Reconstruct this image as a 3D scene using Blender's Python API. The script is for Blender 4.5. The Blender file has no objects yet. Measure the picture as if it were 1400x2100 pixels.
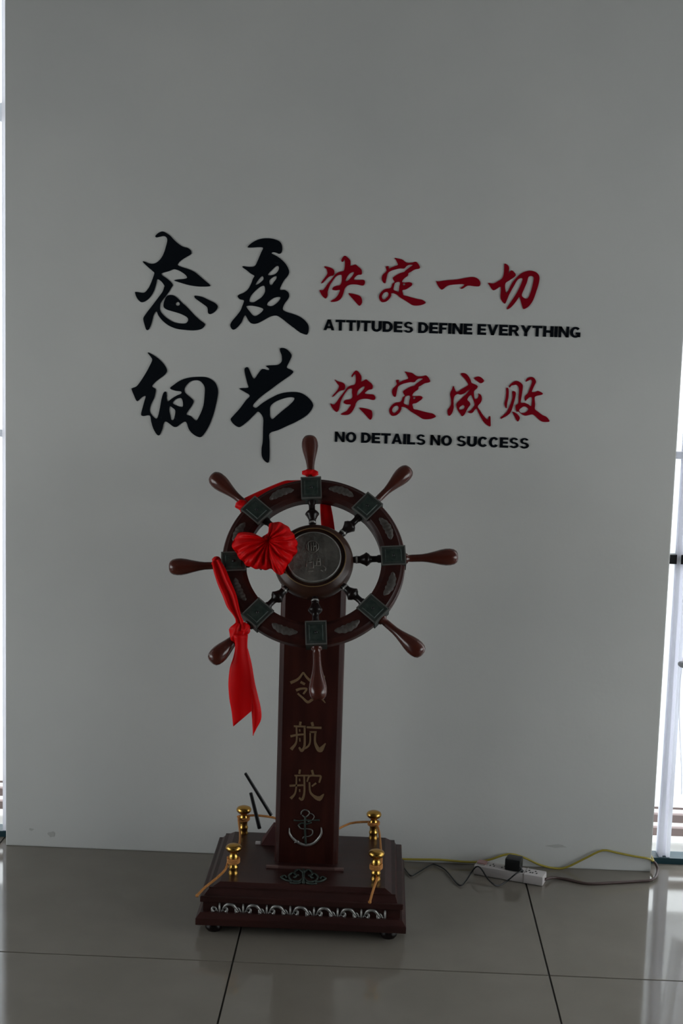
import bpy, bmesh, math, random
from mathutils import Vector, Matrix
from mathutils.geometry import tessellate_polygon
random.seed(7)
PI = math.pi
S = bpy.context.scene
COL = S.collection

# ------------------------------------------------------------------ camera, sky, exposure
ROT = Matrix(((0.99902247, -0.03402148, 0.02822493),
              (0.03234166, 0.12725742, -0.99134231),
              (0.0301351, 0.99128608, 0.12823333)))
EYE = Vector((0.0, -4.0546, 1.6))
cd = bpy.data.cameras.new('camera'); cam = bpy.data.objects.new('camera', cd); COL.objects.link(cam)
cd.sensor_fit = 'VERTICAL'; cd.sensor_height = 36; cd.lens = 36 * 2820 / 2100
cd.clip_start = 0.05
cam.matrix_world = Matrix.Translation(EYE) @ ROT.to_4x4()
S.camera = cam
S.view_settings.view_transform = 'Standard'; S.view_settings.look = 'None'
S.view_settings.gamma = 1; S.view_settings.use_curve_mapping = False
S.view_settings.exposure = 0.0
S.cycles.use_denoising = True
S.cycles.max_bounces = 10; S.cycles.diffuse_bounces = 6

SKY = 5.4          # overcast sky
w = bpy.data.worlds.new('sky'); S.world = w; w.use_nodes = True
nt = w.node_tree; bg = nt.nodes['Background']
tc = nt.nodes.new('ShaderNodeTexCoord'); sx = nt.nodes.new('ShaderNodeSeparateXYZ')
cr = nt.nodes.new('ShaderNodeValToRGB')
nt.links.new(tc.outputs['Generated'], sx.inputs[0]); nt.links.new(sx.outputs['Z'], cr.inputs[0])
cr.color_ramp.elements[0].color = (1.0, 1.0, 1.0, 1); cr.color_ramp.elements[1].color = (0.86, 0.93, 1.0, 1)
nt.links.new(cr.outputs[0], bg.inputs[0]); bg.inputs[1].default_value = SKY

def area(name, loc, rot, sx_, sy_, power, col=(1, 1, 1), portal=False):
    l = bpy.data.lights.new(name, 'AREA'); l.shape = 'RECTANGLE'; l.size = sx_; l.size_y = sy_
    l.energy = power; l.color = col
    if portal: l.cycles.is_portal = True
    o = bpy.data.objects.new(name, l); o.location = loc; o.rotation_euler = rot; COL.objects.link(o); return o
WX0, WX1 = -1.123, 0.862       # ends of the wall between the two windows
RX0, RX1, RY0, RZ = -3.0, 2.8, -9.0, 3.1
SW = (-2.9, -0.5, 0.35, 1.62)      # unseen windows added to both side walls to brighten mid-wall: y range, z range
area('daylight_window_left', ((RX0 + WX0) / 2, 0.19, 1.55), (-PI / 2, 0, 0), WX0 - RX0, 3.0, 1, portal=True)
area('daylight_window_right', ((RX1 + WX1) / 2, 0.19, 1.55), (-PI / 2, 0, 0), RX1 - WX1, 3.0, 1, portal=True)

area('added_side_portal_left', (RX0 - 0.21, (SW[0] + SW[1]) / 2, (SW[2] + SW[3]) / 2), (0, -PI / 2, 0), SW[3] - SW[2], SW[1] - SW[0], 1, portal=True)  # portals for the added side windows
area('added_side_portal_right', (RX1 + 0.21, (SW[0] + SW[1]) / 2, (SW[2] + SW[3]) / 2), (0, PI / 2, 0), SW[3] - SW[2], SW[1] - SW[0], 1, portal=True)

# ------------------------------------------------------------------ helpers
def ray(px, py):
    return ROT @ Vector((px - 700, -(py - 1050), -2820))
def on_y(px, py, y):
    d = ray(px, py); return EYE + d * ((y - EYE.y) / d.y)
def on_z(px, py, z):
    d = ray(px, py); return EYE + d * ((z - EYE.z) / d.z)
def on_plane(px, py, p0, n):
    d = ray(px, py); return EYE + d * ((p0 - EYE).dot(n) / d.dot(n))

def mat(name, col, rough=0.5, metal=0.0, coat=0.0, noise=None, bump=None, spec=0.5, sheen=0.0, stretch=None, trans=0.0):
    m = bpy.data.materials.new(name); m.use_nodes = True
    t = m.node_tree; b = t.nodes['Principled BSDF']
    b.inputs['Base Color'].default_value = (*col, 1); b.inputs['Roughness'].default_value = rough
    b.inputs['Metallic'].default_value = metal; b.inputs['Coat Weight'].default_value = coat
    b.inputs['Specular IOR Level'].default_value = spec; b.inputs['Sheen Weight'].default_value = sheen
    co = t.nodes.new('ShaderNodeTexCoord'); mp = t.nodes.new('ShaderNodeMapping')
    t.links.new(co.outputs['Object'], mp.inputs[0])
    if stretch: mp.inputs['Scale'].default_value = stretch
    if noise:
        sc, col2, det = noise
        n = t.nodes.new('ShaderNodeTexNoise'); n.inputs['Scale'].default_value = sc; n.inputs['Detail'].default_value = det
        r = t.nodes.new('ShaderNodeValToRGB'); r.color_ramp.elements[0].position = 0.35; r.color_ramp.elements[1].position = 0.65
        r.color_ramp.elements[0].color = (*col, 1); r.color_ramp.elements[1].color = (*col2, 1)
        t.links.new(mp.outputs[0], n.inputs['Vector']); t.links.new(n.outputs['Fac'], r.inputs[0])
        t.links.new(r.outputs[0], b.inputs['Base Color'])
    if bump:
        sc, st = bump
        n = t.nodes.new('ShaderNodeTexNoise'); n.inputs['Scale'].default_value = sc; n.inputs['Detail'].default_value = 3
        bp = t.nodes.new('ShaderNodeBump'); bp.inputs['Strength'].default_value = st; bp.inputs['Distance'].default_value = 0.01
        t.links.new(mp.outputs[0], n.inputs['Vector']); t.links.new(n.outputs['Fac'], bp.inputs['Height'])
        t.links.new(bp.outputs[0], b.inputs['Normal'])
    if trans:
        tr = t.nodes.new('ShaderNodeBsdfTranslucent'); tr.inputs[0].default_value = (*col, 1)
        mx = t.nodes.new('ShaderNodeMixShader'); mx.inputs[0].default_value = trans
        out = t.nodes['Material Output']
        t.links.new(b.outputs[0], mx.inputs[1]); t.links.new(tr.outputs[0], mx.inputs[2]); t.links.new(mx.outputs[0], out.inputs[0])
    return m

def obj(name, bm, m, parent=None, smooth=False, angle=None):
    me = bpy.data.meshes.new(name)
    bmesh.ops.recalc_face_normals(bm, faces=bm.faces)
    bm.to_mesh(me); bm.free()
    if m: me.materials.append(m)
    if smooth:
        for p in me.polygons: p.use_smooth = True
        if angle: me.set_sharp_from_angle(angle=math.radians(angle))
    o = bpy.data.objects.new(name, me); COL.objects.link(o)
    if parent: o.parent = parent
    return o
def link_mesh(name, me, parent, loc=(0, 0, 0), M=None):
    o = bpy.data.objects.new(name, me); COL.objects.link(o); o.parent = parent
    if M is not None: o.matrix_local = M
    else: o.location = loc
    return o
def tag(o, label, cat, group=None):
    o['label'] = label; o['category'] = cat
    if group: o['group'] = group
    return o
def thing(name, label, cat, loc=(0, 0, 0), group=None, M=None):
    o = bpy.data.objects.new(name, None); COL.objects.link(o); o.empty_display_size = 0.05
    if M is not None: o.matrix_world = M
    else: o.location = loc
    return tag(o, label, cat, group)
def struct(o): o['kind'] = 'structure'; return o

def box(bm, x0, x1, y0, y1, z0, z1, M=None, bev=0.0):
    v = [bm.verts.new((x, y, z)) for x in (x0, x1) for y in (y0, y1) for z in (z0, z1)]
    fs = [bm.faces.new([v[i] for i in f]) for f in ((0, 1, 3, 2), (4, 6, 7, 5), (0, 4, 5, 1), (2, 3, 7, 6), (0, 2, 6, 4), (1, 5, 7, 3))]
    if bev:
        r = bmesh.ops.bevel(bm, geom=list({e for f in fs for e in f.edges}), offset=bev, segments=2, affect='EDGES', profile=0.6)
        v = list({q for f in r['faces'] for q in f.verts} | {q for f in bm.faces if f.is_valid for q in f.verts if q in v})
        if M is not None:
            allv = set()
            for f in bm.faces:
                for q in f.verts: allv.add(q)
    if M is not None: bmesh.ops.transform(bm, matrix=M, verts=bm.verts if bev else v)
def frustum(bm, x0, x1, y0, y1, z0, X0, X1, Y0, Y1, z1):
    a = [bm.verts.new(p) for p in ((x0, y0, z0), (x1, y0, z0), (x1, y1, z0), (x0, y1, z0))]
    b = [bm.verts.new(p) for p in ((X0, Y0, z1), (X1, Y0, z1), (X1, Y1, z1), (X0, Y1, z1))]
    bm.faces.new(a[::-1]); bm.faces.new(b)
    for i in range(4): bm.faces.new((a[i], a[(i + 1) % 4], b[(i + 1) % 4], b[i]))
def lathe(bm, prof, n=32, M=None, closed=False):
    rings = []
    for r, z in prof:
        if r < 1e-6: rings.append([bm.verts.new((0, 0, z))])
        else: rings.append([bm.verts.new((r * math.cos(2 * PI * i / n), r * math.sin(2 * PI * i / n), z)) for i in range(n)])
    prs = list(zip(rings, rings[1:])) + ([(rings[-1], rings[0])] if closed else [])
    for a, b in prs:
        for i in range(n):
            j = (i + 1) % n
            if len(a) == 1: bm.faces.new((a[0], b[i], b[j]))
            elif len(b) == 1: bm.faces.new((a[i], a[j], b[0]))
            else: bm.faces.new((a[i], a[j], b[j], b[i]))
    if M is not None:
        bmesh.ops.transform(bm, matrix=M, verts=[v for r in rings for v in r])
def crom(pts, sub=4, closed=False):
    pts = [Vector(p) for p in pts]; n = len(pts); out = []
    rng = range(n) if closed else range(n - 1)
    for i in rng:
        p1, p2 = pts[i], pts[(i + 1) % n]
        p0 = pts[(i - 1) % n] if closed or i > 0 else p1 * 2 - p2
        p3 = pts[(i + 2) % n] if closed or i + 2 < n else p2 * 2 - p1
        for s in range(sub):
            t = s / sub
            out.append(0.5 * ((2 * p1) + (-p0 + p2) * t + (2 * p0 - 5 * p1 + 4 * p2 - p3) * t * t + (-p0 + 3 * p1 - 3 * p2 + p3) * t ** 3))
    if not closed: out.append(pts[-1])
    return out
def tube(bm, pts, rad, n=8, sub=0, closed=False):
    pts = [Vector(p) for p in pts]
    if not isinstance(rad, (list, tuple)): rad = [rad] * len(pts)
    if sub:
        rr = [r for (r,) in [(x[0],) for x in crom([(r, 0, 0) for r in rad], sub, closed)]]
        pts = crom(pts, sub, closed); rad = rr
    N = len(pts); rings = []; up = Vector((0.123, 0.31, 0.94)).normalized()
    for i, p in enumerate(pts):
        a = pts[(i - 1) % N] if closed or i > 0 else p
        b = pts[(i + 1) % N] if closed or i < N - 1 else p
        t = (b - a).normalized()
        s = t.cross(up)
        if s.length < 1e-3: s = t.cross(Vector((1, 0, 0)))
        s.normalize(); up = s.cross(t).normalized()
        rings.append([bm.verts.new(p + (s * math.cos(2 * PI * k / n) + up * math.sin(2 * PI * k / n)) * rad[i]) for k in range(n)])
    prs = list(zip(rings, rings[1:])) + ([(rings[-1], rings[0])] if closed else [])
    for a, b in prs:
        for k in range(n):
            j = (k + 1) % n; bm.faces.new((a[k], a[j], b[j], b[k]))
    if not closed:
        bm.faces.new(rings[0][::-1]); bm.faces.new(rings[-1])
def flat_shape(bm, loops, tofront, toback):
    """loops: outer + holes as 2-D points; tofront/toback map a 2-D point to the front and rear face."""
    flat = [p for l in loops for p in l]
    tri = tessellate_polygon([[Vector((p[0], p[1], 0)) for p in l] for l in loops])
    F = [bm.verts.new(tofront(p)) for p in flat]
    B = [bm.verts.new(toback(p)) for p in flat]
    for t in tri:
        if len(set(t)) == 3:
            try: bm.faces.new([F[i] for i in t])
            except ValueError: pass
    k = 0
    for l in loops:
        for i in range(len(l)):
            a, b = k + i, k + (i + 1) % len(l)
            try: bm.faces.new((F[a], F[b], B[b], B[a]))
            except ValueError: pass
        k += len(l)

# ------------------------------------------------------------------ materials
M_wall = mat('white_wall_paint', (0.62, 0.62, 0.60), 0.75, noise=(1.6, (0.57, 0.575, 0.56), 6), bump=(55, 0.05), spec=0.3)
M_paint = mat('room_paint', (0.60, 0.60, 0.58), 0.8)
M_ceil = mat('ceiling_paint', (0.14, 0.14, 0.14), 0.9)
M_tile = mat('polished_tile', (0.178, 0.158, 0.132), 0.07, noise=(5.0, (0.198, 0.176, 0.148), 8), spec=0.42)
M_grout = mat('dark_grout', (0.06, 0.055, 0.05), 0.8)
M_black = mat('black_vinyl', (0.003, 0.005, 0.008), 0.6, spec=0.08)
M_red = mat('red_vinyl', (0.23, 0.002, 0.010), 0.6, spec=0.05)
M_wood = mat('dark_varnished_wood', (0.026, 0.006, 0.005), 0.35, spec=0.25, noise=(9, (0.042, 0.010, 0.007), 5), stretch=(4, 4, 0.6))
M_woodx = mat('dark_varnished_wood_base', (0.026, 0.009, 0.008), 0.35, spec=0.3, noise=(9, (0.040, 0.013, 0.011), 5), stretch=(0.6, 4, 4))
M_handle = mat('turned_brown_wood', (0.085, 0.018, 0.010), 0.25, coat=0.35, spec=.3, noise=(12, (0.055, 0.012, 0.008), 4))
M_spoke = mat('black_turned_wood', (0.008, 0.004, 0.004), 0.3, spec=.3)
M_hub = mat('brown_hub_wood', (0.050, 0.020, 0.010), 0.35, spec=.3, noise=(7, (0.032, 0.012, 0.008), 4))
M_pewter = mat('dark_pewter', (0.035, 0.045, 0.040), 0.5, metal=0.3, noise=(30, (0.055, 0.066, 0.058), 4), spec=.3)
M_pewlite = mat('pale_pewter', (0.17, 0.17, 0.155), 0.4, metal=0.5)  # paler pewter for plate borders and anchor rope
M_medal = mat('antique_metal_relief', (0.17, 0.16, 0.14), 0.5, metal=0.3, noise=(22, (0.085, 0.082, 0.072), 6), bump=(60, 0.6))
M_silver = mat('aged_silver', (0.42, 0.41, 0.39), 0.4, metal=0.6, noise=(60, (0.25, 0.25, 0.24), 3))
M_verdi = mat('dark_green_metal', (0.020, 0.034, 0.028), 0.5, metal=0.2, noise=(60, (0.045, 0.058, 0.050), 3), spec=.3)
M_gold = mat('polished_brass', (0.60, 0.34, 0.08), 0.27, metal=1.0)
M_goldp = mat('faded_gold_paint', (0.17, 0.105, 0.05), 0.55)
M_cord = mat('orange_gold_cord', (0.50, 0.20, 0.04), 0.6, bump=(300, 0.6))
M_satin = mat('red_satin', (0.78, 0.002, 0.004), 0.45, spec=0.15, trans=0.22)
M_white = mat('white_plastic', (0.55, 0.51, 0.50), 0.4)
M_dark = mat('black_plastic', (0.008, 0.009, 0.011), 0.35)
M_yellow = mat('yellow_cable', (0.34, 0.27, 0.035), 0.5)
M_brown = mat('brown_cable', (0.075, 0.045, 0.04), 0.5)
M_alu = mat('white_glow_profile', (0.90, 0.90, 0.93), 0.4, trans=0.85)  # translucency put in so backlit frames glow bright from inside
M_teal = mat('dark_teal_rail', (0.01, 0.045, 0.06), 0.4)
M_curtain = mat('sheer_white_curtain', (0.90, 0.90, 0.93), 0.9, trans=0.8)
M_slat = mat('pinkish_slat', (0.30, 0.22, 0.21), 0.7)
M_ground = mat('pale_paving', (0.55, 0.54, 0.52), 0.9)
M_router = mat('maroon_plastic', (0.065, 0.022, 0.022), 0.6, spec=.2)
M_stain = mat('grey_smudge', (0.46, 0.46, 0.44), 0.8)
M_worn = mat('worn_reddish_wood', (0.085, 0.04, 0.035), 0.45)
def glass(tint=(0.95, 0.97, 0.97)):
    m = bpy.data.materials.new('window_glass'); m.use_nodes = True; t = m.node_tree
    for n in list(t.nodes): t.nodes.remove(n)
    o = t.nodes.new('ShaderNodeOutputMaterial'); mx = t.nodes.new('ShaderNodeMixShader')
    a = t.nodes.new('ShaderNodeBsdfTransparent'); g = t.nodes.new('ShaderNodeBsdfGlossy'); g.inputs['Roughness'].default_value = 0.02
    a.inputs[0].default_value = (*tint, 1)
    mx.inputs[0].default_value = 0.04
    t.links.new(a.outputs[0], mx.inputs[1]); t.links.new(g.outputs[0], mx.inputs[2]); t.links.new(mx.outputs[0], o.inputs[0])
    return m
M_glass = glass(); M_frost = mat('added_diffuser_film', (0.84, 0.85, 0.86), 0.8, trans=0.95)  # diffusing film added to even out the brightness of the panes

# ------------------------------------------------------------------ the room
bm = bmesh.new(); box(bm, RX0, RX1, RY0, 0.16, -0.12, -0.004)
floor = struct(obj('floor', bm, M_grout))
TP, TX, TY = 0.807, -0.338, -0.722
bm = bmesh.new(); g = 0.0022
box(bm, g, TP - g, g, TP - g, -0.003, 0, bev=0.0009)
tile0 = obj('floor_tile', bm, M_tile, floor); tmesh = tile0.data; first = True
i0, i1 = math.ceil((RX0 - TX) / TP), math.floor((RX1 - TX) / TP)
for i in range(i0, i1):
    for j in range(-10, 0):
        x, y = TX + i * TP, TY + j * TP
        if first: tile0.location = (x, y, 0); first = False
        else: link_mesh('floor_tile', tmesh, floor, (x, y, 0))
bm = bmesh.new(); box(bm, g, TP - g, g, 0.815, -0.003, 0, bev=0.0009)
cut = obj('floor_tile', bm, M_tile, floor); cut.location = (TX + i0 * TP, TY, 0)
for i in range(i0 + 1, i1): link_mesh('floor_tile', cut.data, floor, (TX + i * TP, TY, 0))

bm = bmesh.new(); box(bm, WX0, WX1, 0, 0.20, 0, RZ, bev=0.004)
struct(obj('wall_front', bm, M_wall))
for nm, xa, xb in (('wall_left', RX0 - 0.2, RX0), ('wall_right', RX1, RX1 + 0.2)):
    bm = bmesh.new(); box(bm, xa, xb, RY0, SW[0], -0.1, RZ); box(bm, xa, xb, SW[1], 0.3, -0.1, RZ)
    box(bm, xa, xb, SW[0], SW[1], -0.1, SW[2]); box(bm, xa, xb, SW[0], SW[1], SW[3], RZ)
    struct(obj(nm, bm, M_paint))
bm = bmesh.new(); box(bm, RX0 - 0.2, RX1 + 0.2, RY0 - 0.2, 0.3, RZ, RZ + 0.2); struct(obj('ceiling', bm, M_ceil))
bm = bmesh.new()
box(bm, RX0, RX1, RY0 - 0.2, RY0, -0.1, RZ)
struct(obj('wall_back', bm, mat('dark_back_wall', (0.10, 0.10, 0.10), 0.8)))
bm = bmesh.new(); box(bm, -30, 30, 0.165, 40, -0.2, -0.06)
struct(obj('terrace_ground', bm, M_ground))

# windows: frames, mullions, glass
def window(name, x0, x1, y, z0, z1, mull, trans):
    bm = bmesh.new(); d = 0.025
    box(bm, x0, x0 + 0.012, y - d, y + d, z0, z1); box(bm, x1 - 0.03, x1, y - d, y + d, z0, z1)
    box(bm, x0, x1, y - d, y + d, z1 - 0.05, z1)
    f = struct(obj(name, bm, M_alu))
    for x in mull:
        bm = bmesh.new(); box(bm, x - 0.017, x - 0.006, y - d, y + d, z0 + .02, z1 - .05); box(bm, x + 0.006, x + 0.017, y - d, y + d, z0 + .02, z1 - .05)
        box(bm, x - 0.008, x + 0.008, y - 0.012, y + 0.014, z0 + .02, z1 - .05)
        obj('mullion', bm, M_alu, f)
    for z, h, mm in trans:
        bm = bmesh.new(); box(bm, x0 + .012, x1 - .03, y - 0.02, y + 0.02, z - h / 2, z + h / 2); obj('transom', bm, mm, f)
    bm = bmesh.new(); box(bm, x0, x1, y - 0.03, y + 0.03, z0, z0 + 0.019); obj('bottom_rail', bm, M_teal, f)
    xs = [x0 + .01] + list(mull) + [x1 - .02]
    for a, b in zip(xs, xs[1:]):
        bm = bmesh.new(); box(bm, a + .004, b - .004, y - 0.003, y + 0.003, z0 + .015, z1 - .04); obj('window_pane', bm, M_glass, f)
        bm = bmesh.new(); v = [bm.verts.new(p_) for p_ in ((a + .006, y + .008, .170), (b - .006, y + .008, .170), (b - .006, y + .008, z1 - .05), (a + .006, y + .008, z1 - .05))]; bm.faces.new(v); obj('added_diffuser_film', bm, M_frost, f)  # film added so the window reflects evenly in the floor
    return f
window('window_1', RX0, WX0, 0.10, 0.0, RZ, (-1.21, -1.9, -2.45), ((2.22, 0.05, M_alu), (1.27, 0.02, M_alu)))
window('window_2', WX1, RX1, 0.10, 0.0, RZ, (0.917, 1.65, 2.3), ((2.22, 0.05, M_alu), (1.27, 0.02, M_alu), (0.955, 0.028, M_dark)))

for nm, x in (('added_window_left', RX0 - 0.1), ('added_window_right', RX1 + 0.1)):  # side windows out of view, added to light the wall at mid height
    bm = bmesh.new(); y0, y1, z0, z1 = SW
    for q in ((y0, y0 + .05, z0, z1), (y1 - .05, y1, z0, z1), (y0, y1, z0, z0 + .05), (y0, y1, z1 - .05, z1)): box(bm, x - .03, x + .03, *q)
    f = struct(obj(nm, bm, M_alu))
    for k in range(3):
        a, b = y0 + .05 + k * (y1 - y0 - .1) / 3, y0 + .05 + (k + 1) * (y1 - y0 - .1) / 3
        bm = bmesh.new(); box(bm, x - .003, x + .003, a + .01, b - .01, z0 + .04, z1 - .04); obj('window_pane', bm, M_glass, f)
        if k: bm = bmesh.new(); box(bm, x - .02, x + .02, a - .015, a + .015, z0 + .05, z1 - .05); obj('mullion', bm, M_alu, f)

# low slatted screens just outside the two windows
def slat_screen(x0, x1, y, label, zs):
    t = thing('slatted_screen', label, 'screen', ((x0 + x1) / 2, y, -0.06))
    bm = bmesh.new(); box(bm, -(x1 - x0) / 2, (x1 - x0) / 2, -0.012, 0.012, -0.013, 0.013)
    s0 = obj('slat', bm, M_slat, t); s0.location = (0, 0, zs[0] + .06)
    for z in zs[1:]: link_mesh('slat', s0.data, t, (0, 0, z + .06))
    bm = bmesh.new(); box(bm, -0.015, 0.015, 0.013, 0.04, 0, zs[-1] + .10)
    k = 0
    p0 = obj('post', bm, M_slat, t)
    n = 4
    for i in range(n):
        loc = (-(x1 - x0) / 2 + .3 + i * ((x1 - x0) - .6) / (n - 1), 0, 0)
        if i == 0: p0.location = loc
        else: link_mesh('post', p0.data, t, loc)
slat_screen(0.9, 2.9, 0.42, 'low pinkish slatted screen outside the right window', [-0.02 + 0.046 * i for i in range(6)])
slat_screen(-3.1, -1.16, 0.42, 'low pinkish slatted screen outside the left window', [-0.02 + 0.046 * i for i in range(6)])

# sheer curtain gathered beside the right window
def curtain(x0, x1, y, label):
    t = thing('sheer_curtain', label, 'curtain', ((x0 + x1) / 2, y, 0.04))
    bm = bmesh.new(); nz, nx = 60, 90; W = x1 - x0; g_ = []
    for j in range(nz + 1):
        z = 0.19 + 2.7 * j / nz; row = []
        pinch = 1 - 0.45 * math.exp(-((z - 0.62) / 0.10) ** 2)
        for i in range(nx + 1):
            u = i / nx
            x = -W / 2 + W * u * pinch + 0.012 * math.sin(9 * z + 3 * u)
            yy = 0.012 * math.sin(u * 46 + 0.8 * math.sin(z * 2.2)) * (0.6 + 0.4 * pinch)
            row.append(bm.verts.new((x, yy, z)))
        g_.append(row)
    for j in range(nz):
        for i in range(nx): bm.faces.new((g_[j][i], g_[j][i + 1], g_[j + 1][i + 1], g_[j + 1][i]))
    obj('cloth', bm, M_curtain, t, smooth=True)
    bm = bmesh.new(); tube(bm, [(-W / 2 - .005, -.016, 0.60), (-W / 4, -.02, .59), (0.0, -.018, .60), (W / 6, 0, .61), (0, .018, .61), (-W / 4, .02, .60), (-W / 2 - .005, .014, .60)], 0.008, 8, 3, True)
    obj('tieback', bm, mat('grey_tieback', (.35, .35, .37), .7), t, smooth=True)
    bm = bmesh.new(); tube(bm, [(-W / 2, 0, 2.91), (W / 2, 0, 2.91)], 0.012, 10); obj('curtain_rod', bm, M_alu, t, smooth=True)
curtain(0.937, 1.25, 0.045, 'sheer white curtain tied back beside the right end of the wall')

# ------------------------------------------------------------------ wall lettering
def wallmap(x0, y0, sc, pts):
    return [(x0 + a / sc, y0 + b / sc) for a, b in pts]
WT = 0.0022
def glyph(label, m, origin, sc, shapes, name='wall_character', group=None, dx=0, dy=0):
    """each shape: [outer, hole, ...] digitised outlines of vinyl cut-outs lying flat on the wall"""
    allp = []
    bm = bmesh.new()
    base = None
    cooked = []
    for loops in shapes:
        L = []
        for l in loops:
            pts = wallmap(origin[0] + dx, origin[1] + dy, sc, l)
            w3 = [on_y(px, py, 0) for px, py in pts]
            q = [Vector((p.x, p.z, 0)) for p in w3]
            L.append([(p.x, p.y) for p in crom(q, 3, True)])
        cooked.append(L)
    xs = [p[0] for L in cooked for p in L[0]]; zs = [p[1] for L in cooked for p in L[0]]
    cx, cz = (min(xs) + max(xs)) / 2, (min(zs) + max(zs)) / 2
    for L in cooked:
        flat_shape(bm, L, lambda p: (p[0] - cx, -WT, p[1] - cz), lambda p: (p[0] - cx, 0.0, p[1] - cz))
    o = obj(name, bm, m); o.location = (cx, 0, cz)
    tag(o, label, 'wall lettering', group)
    return o
circ = lambda cx, cy, r: [(cx + r * math.cos(a * PI / 4), cy + r * math.sin(a * PI / 4)) for a in range(8)]
G1 = [[[(375,135),(400,105),(440,78),(490,70),(540,95),(590,130),(640,185),(700,240),(770,285),(840,305),(880,335),(893,370),(880,400),(820,435),(750,480),(710,520),(700,552),(760,580),(860,612),(940,650),(1020,715),(1100,785),(1150,825),(1162,852),(1100,860),(980,858),(860,840),(760,812),(690,790),(645,772),(700,757),(780,750),(828,735),(815,700),(760,655),(700,625),(640,612),(580,635),(500,658),(465,672),(478,700),(530,735),(590,785),(625,835),(600,885),(560,950),(520,1000),(480,1050),(450,1100),(440,1160),(450,1210),(480,1255),(540,1310),(620,1360),(700,1385),(780,1390),(822,1378),(845,1345),(838,1310),(800,1280),(720,1245),(620,1215),(540,1190),(500,1160),(492,1120),(505,1060),(535,1000),(580,980),(640,988),(700,1030),(760,1090),(820,1145),(880,1205),(940,1270),(1010,1335),(1070,1380),(1088,1402),(1070,1440),(1020,1475),(920,1490),(800,1482),(680,1465),(570,1420),(480,1350),(420,1275),(392,1215),(365,1240),(345,1290),(325,1370),(300,1440),(275,1480),(245,1478),(225,1420),(205,1350),(205,1305),(240,1250),(300,1170),(370,1080),(430,1000),(480,930),(500,870),(505,845),(460,785),(405,755),(390,810),(360,910),(310,1000),(240,1065),(180,1085),(140,1060),(105,1010),(85,940),(130,940),(210,948),(260,905),(300,840),(335,750),(360,670),(340,640),(270,580),(200,510),(210,497),(280,525),(340,532),(400,510),(460,450),(500,370),(525,290),(545,210),(540,160),(500,135),(440,145),(390,155)], circ(697,1108,28)],
 [[(935,1000),(950,990),(1050,1008),(1150,1055),(1230,1095),(1270,1140),(1255,1190),(1210,1235),(1160,1255),(1130,1235),(1120,1160),(1060,1110),(990,1060),(945,1025)]]]
G2 = [[[(335,182),(390,130),(470,85),(550,65),(640,62),(720,75),(790,105),(822,150),(832,210),(820,265),(785,285),(740,268),(690,262),(680,280),(720,300),(780,335),(850,395),(900,460),(930,540),(910,600),(860,660),(820,730),(798,800),(860,800),(910,830),(930,880),(915,930),(870,990),(842,1050),(845,1090),(900,1120),(1000,1150),(1090,1190),(1160,1245),(1205,1310),(1210,1380),(1190,1440),(1150,1440),(1080,1410),(1000,1350),(920,1290),(840,1225),(770,1180),(720,1172),(650,1190),(560,1240),(480,1280),(420,1290),(370,1270),(330,1215),(300,1165),(275,1200),(245,1270),(190,1335),(140,1372),(105,1360),(85,1310),(110,1250),(170,1180),(230,1100),(262,1020),(280,955),(230,940),(205,920),(190,890),(220,865),(280,840),(340,790),(385,710),(410,640),(430,600),(380,570),(320,520),(260,478),(275,460),(340,470),(430,462),(470,400),(500,330),(530,260),(555,200),(500,190),(420,195),(350,195)],
 [(775,460),(780,510),(740,565),(680,590),(630,592),(640,560),(690,510),(740,465)], [(545,605),(560,625),(555,660),(510,700),(460,730),(450,720),(480,670),(520,620)], [(745,605),(745,640),(710,690),(675,735),(655,725),(645,690),(655,655),(700,620)],
 [(575,750),(585,800),(575,850),(530,910),(470,950),(420,980),(370,975),(360,950),(380,890),(430,830),(490,775),(545,745)], [(800,905),(790,950),(740,1000),(680,1035),(620,1025),(620,990),(660,950),(720,915)], [(320,1035),(400,1030),(500,1050),(550,1070),(555,1095),(510,1140),(450,1175),(410,1165),(370,1120),(325,1060)]]]
G3 = [[[(300,90),(360,115),(440,165),(510,230),(555,290),(578,350),(550,405),(480,460),(410,515),(365,575),(410,610),(415,650),(395,740),(355,820),(332,900),(340,955),(380,1010),(430,1040),(460,960),(480,860),(500,750),(530,665),(570,662),(582,790),(640,755),(720,705),(780,680),(778,650),(700,640),(620,605),(680,550),(780,485),(900,450),(1030,440),(1140,445),(1220,480),(1280,540),(1310,640),(1300,740),(1275,860),(1240,990),(1190,1120),(1130,1230),(1070,1300),(1020,1300),(950,1260),(890,1190),(850,1085),(780,1110),(720,1155),(670,1155),(610,1110),(560,1080),(530,1110),(510,1190),(470,1275),(430,1265),(380,1180),(350,1080),(330,995),(240,1003),(205,980),(225,890),(255,780),(270,715),(215,735),(150,790),(110,720),(70,620),(80,600),(140,575),(200,500),(270,390),(330,280),(365,200),(350,160)],
 [(850,570),(910,510),(980,490),(1050,500),(1100,550),(1120,610),(1115,720),(1100,850),(1060,960),(1010,1055),(980,1060),(920,1005),(860,980),(880,930),(930,860),(960,790),(920,740),(850,680),(828,630)], [(770,742),(800,780),(805,860),(770,870),(700,845),(660,815),(700,765)], [(620,860),(660,885),(695,920),(690,990),(670,1055),(640,1055),(625,990),(610,920)]]]
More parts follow.
